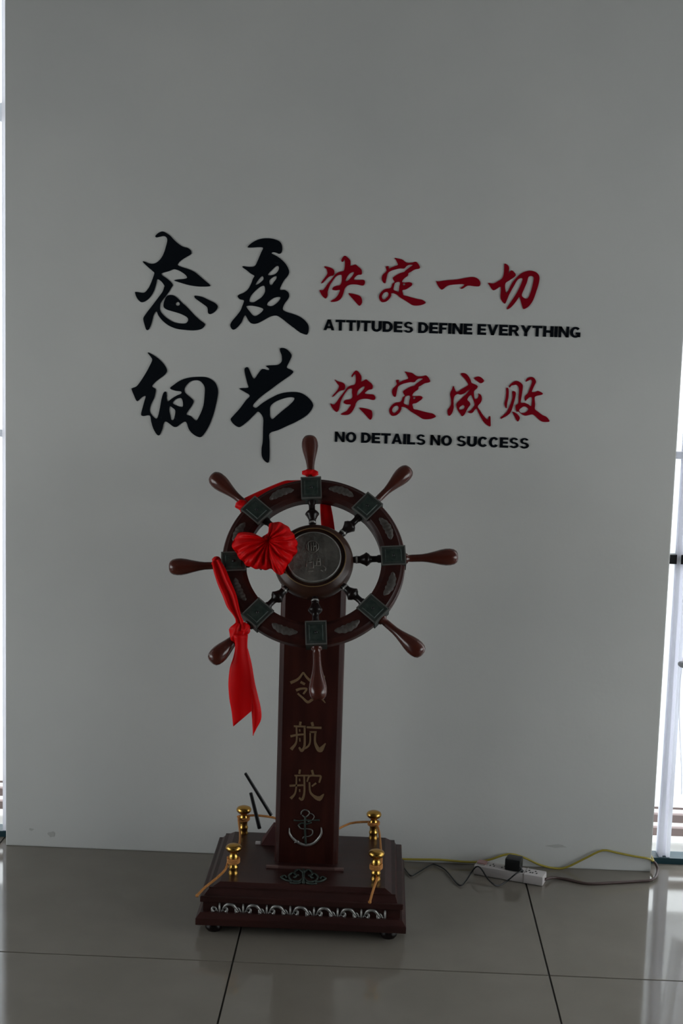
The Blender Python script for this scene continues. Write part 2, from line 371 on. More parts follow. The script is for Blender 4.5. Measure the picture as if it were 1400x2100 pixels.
G4 = [[[(800,65),(860,62),(920,100),(965,165),(940,240),(905,310),(900,345),(950,370),(990,400),(960,440),(880,500),(780,570),(660,660),(550,740),(470,810),(410,885),(440,920),(470,910),(560,840),(680,770),(800,715),(940,692),(1080,700),(1190,760),(1265,850),(1265,920),(1190,1020),(1050,1110),(900,1180),(770,1240),(650,1285),(648,1400),(650,1600),(640,1690),(610,1705),(560,1660),(535,1600),(535,1490),(550,1400),(555,1200),(555,1060),(490,975),(440,1010),(350,1100),(250,1180),(200,1195),(130,1150),(90,1085),(130,1030),(220,930),(310,810),(365,745),(290,690),(215,640),(340,630),(330,570),(300,450),(290,360),(330,335),(360,380),(410,490),(440,490),(490,420),(545,360),(630,380),(640,355),(600,315),(750,305),(800,280),(825,240),(820,160),(800,110)],
 [(1000,775),(990,820),(920,890),(820,970),(740,1040),(690,1080),(660,1050),(655,980),(660,900),(720,840),(820,795),(920,770)]]]
G5 = [[[(235,365),(310,375),(400,405),(460,450),(475,520),(440,585),(370,600),(300,650),(220,740),(160,775),(165,740),(230,650),(290,570),(305,510),(280,430),(240,395)]],
 [[(120,935),(200,930),(260,860),(320,770),(380,700),(450,610),(520,530),(600,495),(690,470),(715,400),(725,300),(715,200),(690,240),(655,260),(640,215),(670,150),(725,110),(790,150),(850,220),(860,300),(850,350),(920,335),(980,320),(1040,370),(1110,430),(1130,490),(1120,560),(1040,570),(980,610),(950,660),(960,690),(1080,690),(1180,690),(1205,750),(1180,810),(1130,825),(1000,800),(870,800),(780,830),(720,900),(690,1010),(640,1120),(560,1190),(460,1215),(380,1210),(420,1170),(490,1130),(550,1060),(590,980),(600,930),(510,940),(420,920),(450,860),(520,830),(600,815),(640,750),(650,660),(640,570),(560,580),(500,620),(440,700),(380,790),(340,880),(310,980),(310,1070),(260,1135),(190,1080),(145,1010)],
  [(920,500),(940,520),(910,580),(860,640),(800,700),(740,730),(760,650),(800,580),(850,530)]],
 [[(805,1015),(880,1015),(1000,1040),(1090,1080),(1130,1150),(1130,1240),(1085,1305),(1040,1290),(970,1210),(890,1120)]]]
G6 = [[[(510,105),(590,120),(690,140),(760,190),(820,220),(930,215),(1020,195),(1080,250),(1120,330),(1090,365),(990,385),(900,440),(845,470),(830,530),(760,580),(705,640),(700,690),(790,690),(870,685),(930,710),(925,760),(860,810),(780,860),(700,880),(710,950),(730,1000),(820,1020),(940,1055),(1080,1090),(1180,1110),(1255,1175),(1190,1220),(1080,1245),(950,1240),(850,1180),(740,1110),(640,1050),(550,975),(440,950),(430,1010),(380,1090),(310,1150),(220,1165),(170,1130),(140,1060),(150,980),(220,890),(300,845),(400,830),(440,780),(460,720),(510,680),(480,630),(470,580),(530,530),(640,470),(740,440),(780,400),(900,310),(940,275),(850,275),(790,310),(740,360),(640,360),(540,380),(440,410),(360,460),(330,540),(310,640),(290,710),(240,690),(205,610),(220,520),(290,450),(320,400),(300,320),(340,300),(375,310),(370,370),(440,330),(520,300),(590,270),(570,210),(540,150)],
 [(330,920),(365,960),(350,1020),(300,1070),(250,1100),(215,1060),(215,1000),(260,940)], [(620,680),(640,720),(620,800),(605,920),(560,900),(490,865),(500,780),(530,700)], [(715,722),(760,720),(755,755),(722,765)]]]
G7 = [[[(80,325),(100,335),(200,320),(330,310),(430,290),(520,280),(580,300),(610,345),(600,390),(540,392),(460,385),(400,420),(370,415),(420,370),(320,370),(220,385),(160,430),(130,420),(95,370)]]]
G8 = [[[(900,120),(940,140),(955,180),(945,240),(985,200),(1035,260),(960,320),(915,350),(905,400),(920,470),(945,440),(990,350),(1060,270),(1120,225),(1200,205),(1270,220),(1315,270),(1310,350),(1280,450),(1240,560),(1190,630),(1130,665),(1110,630),(1090,560),(1075,520),(1040,570),(980,640),(935,668),(930,645),(980,570),(1040,480),(1090,380),(1115,300),(1060,310),(1010,390),(960,480),(930,550),(905,600),(870,570),(850,520),(855,400),(810,420),(765,440),(730,400),(705,350),(760,360),(820,330),(870,295),(890,240),(895,170)],
 [(1190,275),(1245,280),(1240,350),(1215,450),(1180,530),(1140,535),(1105,500),(1130,430),(1165,350)]]]
G9 = [[[(190,330),(260,370),(370,400),(430,450),(440,520),(410,580),(320,600),(240,660),(180,720),(120,750),(150,700),(220,620),(270,550),(290,480),(250,430)]],
 [[(85,900),(160,930),(230,870),(290,780),(360,690),(430,600),(500,510),(580,470),(660,450),(690,380),(690,280),(680,200),(640,230),(605,275),(590,240),(640,160),(700,115),(760,150),(820,240),(830,310),(820,380),(880,355),(940,325),(1000,370),(1080,440),(1100,500),(1080,560),(1010,575),(950,610),(910,660),(990,680),(1110,690),(1160,750),(1145,810),(1090,820),(980,795),(860,795),(760,825),(700,890),(670,980),(610,1090),(520,1170),(400,1180),(330,1160),(390,1120),(470,1080),(530,1000),(570,930),(470,925),(400,880),(440,820),(560,800),(610,740),(600,640),(600,550),(520,560),(450,640),(380,750),(330,860),(310,960),(280,1070),(230,1105),(170,1060),(110,980)],
  [(890,490),(900,520),(860,590),(800,650),(740,710),(720,680),(750,590),(810,530)]],
 [[(770,1010),(870,1010),(1000,1040),(1075,1080),(1090,1180),(1075,1260),(1030,1290),(960,1220),(870,1120)]]]
G11 = [[[(285,425),(315,490),(365,570),(480,500),(600,430),(640,390),(600,320),(540,240),(460,150),(490,115),(580,130),(650,200),(700,290),(720,350),(800,385),(865,430),(840,490),(780,550),(780,640),(800,740),(860,720),(885,650),(880,605),(940,640),(965,720),(945,810),(880,890),(870,940),(920,1010),(1000,1130),(1100,1230),(1130,1170),(1165,1150),(1175,1280),(1170,1390),(1100,1370),(1010,1290),(930,1160),(870,1040),(840,970),(800,990),(750,1060),(690,1080),(630,1050),(700,1000),(760,930),(790,870),(770,790),(730,690),(700,640),(640,700),(620,760),(670,810),(690,870),(650,930),(600,1010),(550,1110),(490,1150),(450,1100),(390,1010),(360,930),(360,840),(440,760),(520,680),(590,620),(640,560),(680,510),(620,540),(550,600),(460,635),(380,620),(320,660),(290,740),(290,860),(290,960),(250,1080),(190,1140),(150,1100),(145,1000),(190,940),(225,860),(225,740),(205,620),(240,520)],
 [(520,880),(550,920),(530,970),(480,990),(430,990),(430,940),(480,900)]],
 [[(775,240),(860,200),(940,215),(1015,290),(990,340),(930,360),(850,310)]]]
G12 = [[[(265,420),(310,420),(325,520),(315,650),(290,760),(280,860),(270,900),(235,860),(220,780),(245,680),(260,540)]],
 [[(405,510),(440,490),(490,520),(485,620),(450,760),(410,900),(360,1010),(280,1080),(190,1130),(140,1155),(130,1120),(190,1070),(270,990),(330,880),(380,760),(410,620)]],
 [[(330,370),(380,310),(450,260),(520,245),(600,280),(655,340),(660,420),(640,560),(622,680),(615,765),(700,770),(790,805),(860,850),(875,760),(880,690),(870,640),(820,640),(770,680),(720,725),(705,660),(720,600),(780,540),(820,440),(860,340),(880,260),(850,215),(790,240),(730,265),(750,200),(820,160),(890,155),(950,200),(975,270),(940,350),(900,440),(880,510),(960,510),(1020,485),(1090,510),(1140,550),(1110,580),(1010,600),(950,630),(945,700),(955,820),(950,920),(1020,980),(1130,1060),(1230,1110),(1300,1210),(1230,1230),(1120,1220),(1030,1160),(960,1090),(890,1050),(800,1065),(710,1080),(630,1040),(550,975),(520,990),(490,920),(490,830),(550,780),(560,640),(570,500),(560,400),(510,340),(440,350),(390,360),(345,405)],
  [(680,860),(740,870),(790,920),(760,970),(700,1010),(620,1010),(575,970),(580,930),(640,880)]],
 [[(410,990),(470,1000),(540,1050),(590,1130),(550,1215),(510,1190),(460,1090)]]]
GB, GR = 'large black brush characters on the wall', 'small red brush characters on the wall'
glyph('large black brush character at top left of the slogan, with a small pale dot', M_black, (265, 465), 7, G1, group=GB)
glyph('large black brush character beside the upper red line, full of small openings', M_black, (460, 480), 7, G2, group=GB)
glyph('large black brush character at lower left, ending in a big open loop', M_black, (260, 710), 7, G3, group=GB)
glyph('large black brush character whose long stem points down to the top wheel handle', M_black, (460, 705), 7, G4, group=GB)
s = 35 / 3
glyph('first red brush character of the upper line, beside the large black one', M_red, (645, 515), s, G5, group=GR)
glyph('second red brush character of the upper line, with a small loop', M_red, (765, 520), s, G6, group=GR)
glyph('red single horizontal brush stroke in the upper line', M_red, (880, 520), s / 2, G7, group=GR)
glyph('last red brush character of the upper line, at its right end', M_red, (880, 520), s / 2, G8, group=GR)
glyph('first red brush character of the lower line, beside the long black stem', M_red, (670, 750), s, G9, group=GR)
glyph('second red brush character of the lower line, with a small loop', M_red, (790, 750), s, G6, group=GR, dx=-48 / s, dy=35 / s)
glyph('third red brush character of the lower line, with a separate dot at top', M_red, (905, 755), s, G11, group=GR)
glyph('last red brush character of the lower line, at its right end', M_red, (1015, 760), s, G12, group=GR)

# heavy sans capitals; cap height 1, stroke T
T = 0.29
def R_(x0, y0, x1, y1): return [(x0, y0), (x1, y0), (x1, y1), (x0, y1)]
def arcband(cx, cy, rx, ry, tx, ty, a0, a1, n=16):
    o = [(cx + rx * math.cos(math.radians(a0 + (a1 - a0) * i / n)), cy + ry * math.sin(math.radians(a0 + (a1 - a0) * i / n))) for i in range(n + 1)]
    q = [(cx + (rx - tx) * math.cos(math.radians(a0 + (a1 - a0) * i / n)), cy + (ry - ty) * math.sin(math.radians(a0 + (a1 - a0) * i / n))) for i in range(n + 1)]
    return o + q[::-1]
H = 0.22
LET = {
 'A': (1.0, [[(0, 0), (.27, 0), (.58, 1), (.36, 1)], [(1.0, 0), (.73, 0), (.40, 1), (.64, 1)], R_(.25, .19, .76, .38)]),
 'T': (.88, [R_(0, .78, .88, 1), R_(.30, 0, .58, .8)]),
 'I': (.28, [R_(0, 0, .28, 1)]),
 'U': (.92, [R_(0, .38, T, 1), R_(.92 - T, .38, .92, 1), arcband(.46, .40, .46, .41, T, .22, 180, 360)]),
 'D': (.92, [R_(0, 0, T, 1), R_(T, 0, .42, H), R_(T, 1 - H, .42, 1), arcband(.42, .5, .50, .5, T, H, -90, 90)]),
 'E': (.80, [R_(0, 0, T, 1), R_(T, 0, .80, H), R_(T, .40, .74, .60), R_(T, 1 - H, .78, 1)]),
 'F': (.74, [R_(0, 0, T, 1), R_(T, .38, .66, .58), R_(T, 1 - H, .74, 1)]),
 'S': (.88, [arcband(.44, .715, .40, .30, .25, .17, 20, 270), arcband(.44, .285, .43, .30, .26, .17, -160, 90), ]),
 'N': (.94, [R_(0, 0, .25, 1), R_(.69, 0, .94, 1), [(0, 1), (.26, 1), (.94, 0), (.68, 0)]]),
 'V': (.98, [[(0, 1), (.28, 1), (.60, 0), (.36, 0)], [(.98, 1), (.71, 1), (.38, 0), (.62, 0)]]),
 'R': (.96, [R_(0, 0, T, 1), R_(T, 1 - H, .55, 1), R_(T, .38, .55, .57), arcband(.55, .69, .33, .31, .25, .18, -90, 90), [(.42, .42), (.68, .42), (.96, 0), (.66, 0)]]),
 'Y': (.98, [[(0, 1), (.30, 1), (.63, .38), (.35, .38)], [(.98, 1), (.68, 1), (.35, .38), (.63, .38)], R_(.35, 0, .63, .42)]),
 'H': (.94, [R_(0, 0, T, 1), R_(.94 - T, 0, .94, 1), R_(T, .38, .70, .61)]),
 'G': (.98, [arcband(.49, .5, .49, .51, .28, .20, 40, 300), R_(.52, .30, .94, .50), R_(.72, .06, .94, .32), arcband(.49, .5, .49, .51, .28, .20, 298, 322)]),
 'O': (1.0, [arcband(.5, .5, .5, .51, .28, .20, 0, 360, 28)]),
 'L': (.76, [R_(0, 0, T, 1), R_(T, 0, .76, .22)]),
 'C': (.94, [arcband(.48, .5, .48, .51, .28, .20, 38, 322, 22)]),
}
def slogan(text, p0, p1, top, label, damaged=None):
    """p0/p1: where the baseline starts and ends on the wall, top: cap line above p0"""
    a, b, c = on_y(*p0, 0), on_y(*p1, 0), on_y(*top, 0)
    h = c.z - a.z; total = 0
    for ch in text: total += 0.36 if ch == ' ' else LET[ch][0] + 0.095
    total -= 0.095
    L = b.x - a.x; k = L / (total * h); slope = (b.z - a.z) / L
    t = thing('slogan_line', label, 'wall lettering', (a.x, 0, a.z), 'english slogan lines on the wall')
    x = 0.0
    for i, ch in enumerate(text):
        if ch == ' ': x += 0.36; continue
        wd, shp = LET[ch]; bm = bmesh.new()
        for q in shp:
            if damaged == i: q = [(.05, .0), (.16, 0.02), (.28, .45), (.28, 1), (0, 1), (0.02, .5)]
            flat_shape(bm, [q], lambda p: (p[0] * h * k, -WT, p[1] * h), lambda p: (p[0] * h * k, 0, p[1] * h))
        o = obj('letter', bm, M_black, t); o.location = (x * h * k, 0, x * h * k * slope)
        if damaged == i: o['label'] = 'letter with its lower half torn away'
        x += wd + 0.095
    return t
slogan('ATTITUDES DEFINE EVERYTHING', (663, 677), (1190, 693), (664, 655), 'black capitals ATTITUDES DEFINE EVERYTHING under the upper red characters', damaged=3)
slogan('NO DETAILS NO SUCCESS', (686, 906), (1084, 920), (687, 885), 'black capitals NO DETAILS NO SUCCESS under the lower red characters')

# ------------------------------------------------------------------ ship wheel on its stand
BX, BY = -0.175, -0.335
M0 = thing('ship_wheel_stand', 'dark wooden ship wheel on a pillar and stepped base, before the white wall', 'ship wheel', (BX, BY, 0))
def loc_(p): return Vector(p) - Vector((BX, BY, 0))
bm = bmesh.new(); box(bm, -.281, .281, -.238, .238, .026, .046, bev=.003); frustum(bm, -.279, .279, -.236, .236, .046, -.270, .270, -.222, .222, .056)
obj('base_plinth', bm, M_woodx, M0)
bm = bmesh.new(); box(bm, -.264, .264, -.208, .208, .056, .083); obj('base_body', bm, M_woodx, M0)
bm = bmesh.new(); box(bm, -.272, .272, -.220, .220, .083, .100, bev=.004)
frustum(bm, -.262, .256, -.212, .212, .100, -.250, .250, -.200, .200, .114); box(bm, -.250, .250, -.200, .200, .114, .119)
obj('base_moulding', bm, M_woodx, M0)
bm = bmesh.new(); frustum(bm, -.240, .240, -.196, .196, .119, -.222, .222, -.187, .187, .130); obj('base_top', bm, M_woodx, M0)
bm = bmesh.new(); lathe(bm, [(0, 0), (.018, 0), (.024, .008), (.024, .018), (.018, .026), (0, .026)], 20)
f0 = obj('foot', bm, M_spoke, M0, smooth=True); f0.location = (-.235, -.20, 0)
for x, y in ((.235, -.20), (-.235, .20), (.235, .20)): link_mesh('foot', f0.data, M0, (x, y, 0))

# pillar with rounded front edges
PZ0, PZ1, PHW = .130, .965, .0885
bm = bmesh.new()
prof = [(-PHW, .045), (-PHW, -.024), (-PHW + .004, -.031), (-PHW + .013, -.036), (-PHW + .017, -.0355), (PHW - .017, -.0355), (PHW - .013, -.036), (PHW - .004, -.031), (PHW, -.024), (PHW, .045)]
a = [bm.verts.new((x, y, PZ0)) for x, y in prof]; b = [bm.verts.new((x, y, PZ1 - (.02 if y < 0 else 0))) for x, y in prof]
bm.faces.new(a[::-1]); bm.faces.new(b)
for i in range(len(prof)): bm.faces.new((a[i], a[(i + 1) % len(prof)], b[(i + 1) % len(prof)], b[i]))
obj('pillar', bm, M_wood, M0)
PF = BY - .0357
# worn strip and carved rosette at the foot of the pillar
bm = bmesh.new(); p, q = on_z(543, 1777, .131), on_z(707, 1786, .131); box(bm, -.107, .107, -.005, .005, 0, .006, bev=.001)
o = obj('worn_strip', bm, M_worn, M0); o.location = loc_(((p.x + q.x) / 2, (p.y + q.y) / 2, .130))
for x0_, x1_ in ((-.1075, -.074), (.082, .1075)):
    bm = bmesh.new(); box(bm, x0_, x1_, -.0055, .0055, .0005, .0066, bev=.0008); obj('rubbed_end', bm, mat('rubbed_wood', (.15, .085, .075), .5), o)
bm = bmesh.new()
def floortube(pts, r, z=.1325):
    tube(bm, [loc_(on_z(x, y, z)) for x, y in pts], r, 6, 3)
for sgn in (1, -1):
    f = lambda x, y: (622 + sgn * x, y + sgn * x * .03)
    floortube([f(0, 1800), f(10, 1808), f(24, 1806), f(30, 1797), f(22, 1791), f(14, 1796), f(20, 1801)], .003)
    floortube([f(0, 1790), f(8, 1784), f(16, 1786), f(18, 1793), f(10, 1796)], .003)
    floortube([f(24, 1808), f(36, 1806), f(46, 1800), f(38, 1797), f(34, 1801)], .0028)
    floortube([f(0, 1808), f(14, 1812), f(28, 1811)], .0024)
floortube([(622, 1783), (622, 1811)], .004)
obj('rosette', bm, M_verdi, M0, smooth=True)

# gold characters on the pillar
def strokes(segs, x0, y0, sc, parent, name, m):
    bm = bmesh.new()
    for pts, wd in segs:
        P = [on_y(x0 + a / sc, y0 + b / sc, PF) for a, b in pts]
        P = crom(P, 4); n = len(P); Lr, Rr = [], []
        ws = wd if isinstance(wd, (list, tuple)) else [wd, wd]
        for i, p in enumerate(P):
            d = (P[min(i + 1, n - 1)] - P[max(i - 1, 0)]); d.normalize()
            s_ = Vector((-d.z, 0, d.x)); u = i / (n - 1) * (len(ws) - 1); k = min(int(u), len(ws) - 2)
            r = (ws[k] + (ws[k + 1] - ws[k]) * (u - k)) / sc / 2 / 760
            Lr.append(p + s_ * r); Rr.append(p - s_ * r)
        off = Vector((0, -.0012, 0))
        va = [[bm.verts.new(loc_(v + o_)) for v in L_] for L_ in (Lr, Rr) for o_ in (Vector((0, 0, 0)), off)]
        for i in range(n - 1):
            bm.faces.new((va[1][i], va[1][i + 1], va[3][i + 1], va[3][i]))
            bm.faces.new((va[0][i], va[0][i + 1], va[1][i + 1], va[1][i]))
            bm.faces.new((va[2][i], va[2][i + 1], va[3][i + 1], va[3][i]))
        for i in (0, n - 1): bm.faces.new((va[0][i], va[1][i], va[3][i], va[2][i]))
    return obj(name, bm, m, parent)
strokes([([(540, 250), (450, 370), (310, 440)], [30, 45, 55]), ([(540, 250), (600, 340), (690, 420)], [30, 40, 50]), ([(490, 425), (570, 465)], 45),
         ([(410, 575), (500, 545), (600, 550), (540, 640)], [50, 35, 35]), ([(440, 630), (530, 710), (620, 785), (700, 740)], [35, 35, 50, 45]),
         ([(680, 330), (930, 330)], 35), ([(800, 330), (780, 420)], 35), ([(710, 430), (710, 660)], 35), ([(710, 430), (900, 430), (900, 660)], 35), ([(805, 480), (800, 620)], 35),
         ([(780, 640), (690, 760)], 35), ([(830, 650), (880, 730), (935, 800)], [30, 35, 15])], 560, 1350, 8.75, M0, 'gold_character', M_goldp)
strokes([([(345, 110), (330, 190)], 55), ([(190, 212), (460, 220)], 42), ([(250, 220), (250, 560), (130, 740)], [38, 42, 80]), ([(435, 220), (435, 640), (370, 765), (310, 690)], [42, 55, 70, 40]),
         ([(115, 440), (290, 405), (460, 395)], [55, 45, 40]), ([(322, 280), (326, 335)], 32), ([(325, 480), (330, 560)], 32),
         ([(600, 120), (625, 210)], 60), ([(480, 235), (820, 250)], [45, 55]), ([(545, 345), (710, 345)], 40), ([(560, 345), (560, 560), (520, 660), (440, 715)], [35, 40, 45, 50]),
         ([(680, 350), (670, 560), (730, 710), (800, 740), (910, 600)], [45, 50, 90, 130, 25])], 585, 1470, 11.05, M0, 'gold_character', M_goldp)
strokes([([(330, 1195), (315, 1290)], 50), ([(205, 1330), (540, 1330)], 36), ([(250, 1335), (245, 1600), (210, 1750), (120, 1850)], [36, 40, 45, 70]), ([(425, 1335), (430, 1700), (380, 1870), (310, 1830)], [40, 48, 65, 40]),
         ([(95, 1560), (440, 1545)], [50, 40]), ([(320, 1400), (325, 1460)], 32), ([(322, 1640), (325, 1700)], 32),
         ([(600, 1205), (630, 1310)], 52), ([(490, 1470), (550, 1340), (700, 1335), (800, 1350), (765, 1490)], [35, 42, 42, 50, 40]), ([(545, 1480), (560, 1690), (640, 1790), (770, 1850), (870, 1750)], [38, 45, 60, 120, 25]),
         ([(695, 1500), (600, 1575)], [45, 35])], 585, 1470, 11.05, M0, 'gold_character', M_goldp)
# anchor emblem
bm = bmesh.new()
def ptube(b_, pts, r, sub=4, off=.002):
    rr = [x / 760 / 8.75 for x in r] if isinstance(r, (list, tuple)) else r / 760 / 8.75
    tube(b_, [loc_(on_y(560 + a / 8.75, 1550 + b / 8.75, PF) + Vector((0, -off, 0))) for a, b in pts], rr, 6, sub)
ptube(bm, [(575, 1080), (570, 1300), (585, 1580)], 20)
ptube(bm, [(370, 1150), (460, 1160), (580, 1150), (720, 1150), (830, 1150)], [22, 12, 18, 12, 22])
ptube(bm, [(450, 1240), (520, 1200), (600, 1220), (690, 1190)], 16)
anc = obj('anchor_emblem', bm, M_verdi, M0, smooth=True)
bm = bmesh.new()
ptube(bm, [(290, 1290), (300, 1400), (380, 1500), (490, 1570), (600, 1595), (720, 1565), (820, 1470), (865, 1380), (860, 1280)], [10, 18, 24, 26, 26, 26, 24, 20, 10])
ptube(bm, [(380, 1560), (430, 1530), (480, 1560)], [8, 28, 8])
obj('anchor_flukes', bm, M_silver, anc, smooth=True)
bm = bmesh.new()
ptube(bm, [(500, 1050), (510, 1000), (560, 965), (620, 980), (650, 1030), (610, 1080), (560, 1090), (520, 1060)], 13)
ptube(bm, [(640, 1030), (700, 1040), (735, 1090), (700, 1150), (620, 1180)], 10)
ptube(bm, [(450, 1240), (500, 1300), (620, 1305), (700, 1330), (700, 1400), (640, 1440), (550, 1450), (530, 1480)], 12)
obj('anchor_rope', bm, M_pewlite, anc, smooth=True)

# scroll ornament band on the front of the base
FY = -.2095
OZ = .046
ORN = (-.402, .054)
OX0, OX1 = ORN[0] - BX, ORN[1] - BX; pitch = (OX1 - OX0) / 7.2
bm = bmesh.new(); h = .033; U = pitch
def half_scroll(s_):
    tube(bm, [(s_ * U * .03, 0, .003), (s_ * U * .14, -.002, .003), (s_ * U * .29, -.002, h * .30), (s_ * U * .31, -.001, h * .56), (s_ * U * .20, -.001, h * .62), (s_ * U * .09, 0, h * .32)], [.0022, .0034, .0038, .0032, .0028, .0018], 6, 3)
    tube(bm, [(s_ * U * .15 + .0042 * math.cos(t_ * PI / 3), -.001, h * .28 + .0042 * math.sin(t_ * PI / 3)) for t_ in range(6)], .0016, 5, 0, True)
def spike():
    tube(bm, [(0, 0, .001), (0, -.001, h * .98)], [.0036, .0024], 6)
spike(); half_scroll(1); half_scroll(-1)
tube(bm, [(U * .13, -.001, h * .48), (U * .24, -.002, h * .82), (U * .40, -.003, h * .97), (U * .56, -.003, h * .90), (U * .68, -.002, h * .66), (U * .80, -.001, h * .34)], [.0018, .0038, .0050, .0046, .0036, .0018], 6, 4)
sc0 = obj('scroll_ornament', bm, M_silver, M0, smooth=True); sc0.location = (OX0 + U * .12, FY, OZ)
for i in range(1, 7): link_mesh('scroll_ornament', sc0.data, M0, (OX0 + U * (.12 + i), FY, OZ))
bm = bmesh.new(); spike(); half_scroll(-1)
o = obj('scroll_ornament', bm, M_silver, M0, smooth=True); o.location = (OX0 + U * 7.12, FY, OZ)

# brass posts on the base corners
bm = bmesh.new()
lathe(bm, [(0, 0), (.0135, 0), (.0135, .004), (.0120, .007), (.0120, .014), (.0132, .017), (.0132, .021), (.0112, .024), (.0112, .034), (.0125, .037), (.0130, .040), (.0130, .050), (.0110, .054), (.0095, .059), (.0110, .062), (.0175, .065), (.0215, .070), (.0220, .075), (.0190, .080), (.0110, .0835), (0, .0845)], 28)
POSTS = []
for k, (px, py) in enumerate(((478, 1791), (770, 1803), (499, 1709), (765, 1719))):
    p = on_z(px, py, .130)
    if k == 0: o = obj('brass_post', bm, M_gold, M0, smooth=True, angle=50); pm = o.data; o.location = loc_((p.x, p.y, .1295))
    else: link_mesh('brass_post', pm, M0, loc_((p.x, p.y, .1295)))
    POSTS.append(p)

# the wheel
WC = Vector((-0.1726, -0.45, 1.0009)); TH, PSI, PHI = 0.5952, 0.0095, 0.0769
WN = Vector((math.sin(PSI) * math.cos(TH), -math.cos(PSI) * math.cos(TH), math.sin(TH)))
WU = Vector((math.cos(PSI), math.sin(PSI), 0)); WV = WN.cross(WU)
if WV.z < 0: WV = -WV
u2 = WU * math.cos(PHI) + WV * math.sin(PHI); v2 = -WU * math.sin(PHI) + WV * math.cos(PHI)
WM = Matrix(((u2.x, v2.x, WN.x, 0), (u2.y, v2.y, WN.y, 0), (u2.z, v2.z, WN.z, 0), (0, 0, 0, 1)))
WML = Matrix.Translation(loc_(WC)) @ WM                                # wheel frame inside the stand
def wheel_px(px, py, off):                                            # point on a plane parallel to the wheel
    return on_plane(px, py, WC + WN * off, WN)
RO, RI, RH = .2433, .180, .385
bm = bmesh.new()
lathe(bm, [(RI, -.020), (RI, .004), (RI + .004, .008), (RI + .008, .010), (RI + .012, .013), (RO - .012, .013), (RO - .008, .010), (RO - .003, .008), (RO, .003), (RO, -.014), (RO - .004, -.020)], 128, closed=True)
rim = obj('wheel_rim', bm, M_wood, M0, smooth=True, angle=28); rim.matrix_local = WML
rn = rim
# metal plates and leaf reliefs on the rim
def radial(a, r, off): return Matrix.Rotation(a, 4, 'Z') @ Matrix.Translation((r, 0, off))
bm = bmesh.new()
box(bm, -.0325, .0325, -.0275, .0275, -.021, .0155)
plate0 = obj('metal_plate', bm, M_pewter, rim); plate0.matrix_local = radial(0, (RO + RI) / 2, 0)
bm = bmesh.new()
for q in ((-.0325, .0325, -.0280, -.0250), (-.0325, .0325, .0250, .0280), (-.0330, -.0295, -.028, .028), (.0295, .0330, -.028, .028)):
    box(bm, q[0], q[1], q[2], q[3], .014, .0168)
edge_me = obj('tmp', bm, M_pewlite).data; bpy.data.objects.remove(bpy.data.objects['tmp'])
bm = bmesh.new(); frustum(bm, -.022, .022, -.0185, .0185, .0155, -.020, .020, -.0165, .0165, .0172)
pan_me = obj('tmp', bm, M_verdi).data; bpy.data.objects.remove(bpy.data.objects['tmp'])
bm = bmesh.new(); lathe(bm, [(0, .0172), (.0038, .0172), (.0034, .0190), (0, .0196)], 12)
scr_me = obj('tmp', bm, M_dark, smooth=True).data; bpy.data.objects.remove(bpy.data.objects['tmp'])
bm = bmesh.new()
def leafpt(t, s_):                 # t along the arc -1..1, s_ across
    ang = t * .170; wv = .0112 * (1 - t * t) ** .55 * (1 + .10 * math.sin(t * 15)); r = .213 + .004 * (1 - t * t) + s_ * wv
    return (r * math.cos(ang), r * math.sin(ang), .013 + .0035 * (1 - s_ * s_) * (1 + .22 * math.cos(t * 22)))
gr = [[bm.verts.new(leafpt(-1 + 2 * i / 36, -1 + 2 * j / 6)) for j in range(7)] for i in range(37)]
for i in range(36):
    for j in range(6): bm.faces.new((gr[i][j], gr[i + 1][j], gr[i + 1][j + 1], gr[i][j + 1]))
bmesh.ops.remove_doubles(bm, verts=bm.verts, dist=1e-5)
leaf_me = obj('tmp', bm, mat('dull_pewter_leaf', (.055, .046, .040), .6, metal=.1, noise=(60, (.085, .074, .066), 3)), smooth=True).data; bpy.data.objects.remove(bpy.data.objects['tmp'])
# handles and turned spokes
bm = bmesh.new()
lathe(bm, [(0, .238), (.0135, .238), (.0150, .243), (.0135, .249), (.0095, .252), (.0100, .262), (.0100, .275), (.0105, .290), (.0125, .304), (.0165, .322), (.0205, .338), (.0228, .352), (.0226, .364), (.0205, .374), (.0160, .381), (.0090, .3845), (0, .385)], 28, Matrix.Translation((0, 0, -.008)) @ Matrix.Rotation(PI / 2, 4, 'Y'))
h_me = obj('tmp', bm, M_handle, smooth=True).data; bpy.data.objects.remove(bpy.data.objects['tmp'])
bm = bmesh.new()
lathe(bm, [(.0085, .104), (.0098, .117), (.0098, .123), (.0122, .128), (.0148, .134), (.0192, .1405), (.0150, .147), (.0100, .151), (.0085, .156), (.0085, .168), (.011, .172), (.011, .182)], 20, Matrix.Translation((0, 0, -.004)) @ Matrix.Rotation(PI / 2, 4, 'Y'))
s_me = obj('tmp', bm, M_spoke, smooth=True).data; bpy.data.objects.remove(bpy.data.objects['tmp'])
bm = bmesh.new(); lathe(bm, [(.0100, .1115), (.0108, .113), (.0100, .1165)], 20, Matrix.Translation((0, 0, -.004)) @ Matrix.Rotation(PI / 2, 4, 'Y'))
fer_me = obj('tmp', bm, M_silver, smooth=True).data; bpy.data.objects.remove(bpy.data.objects['tmp'])
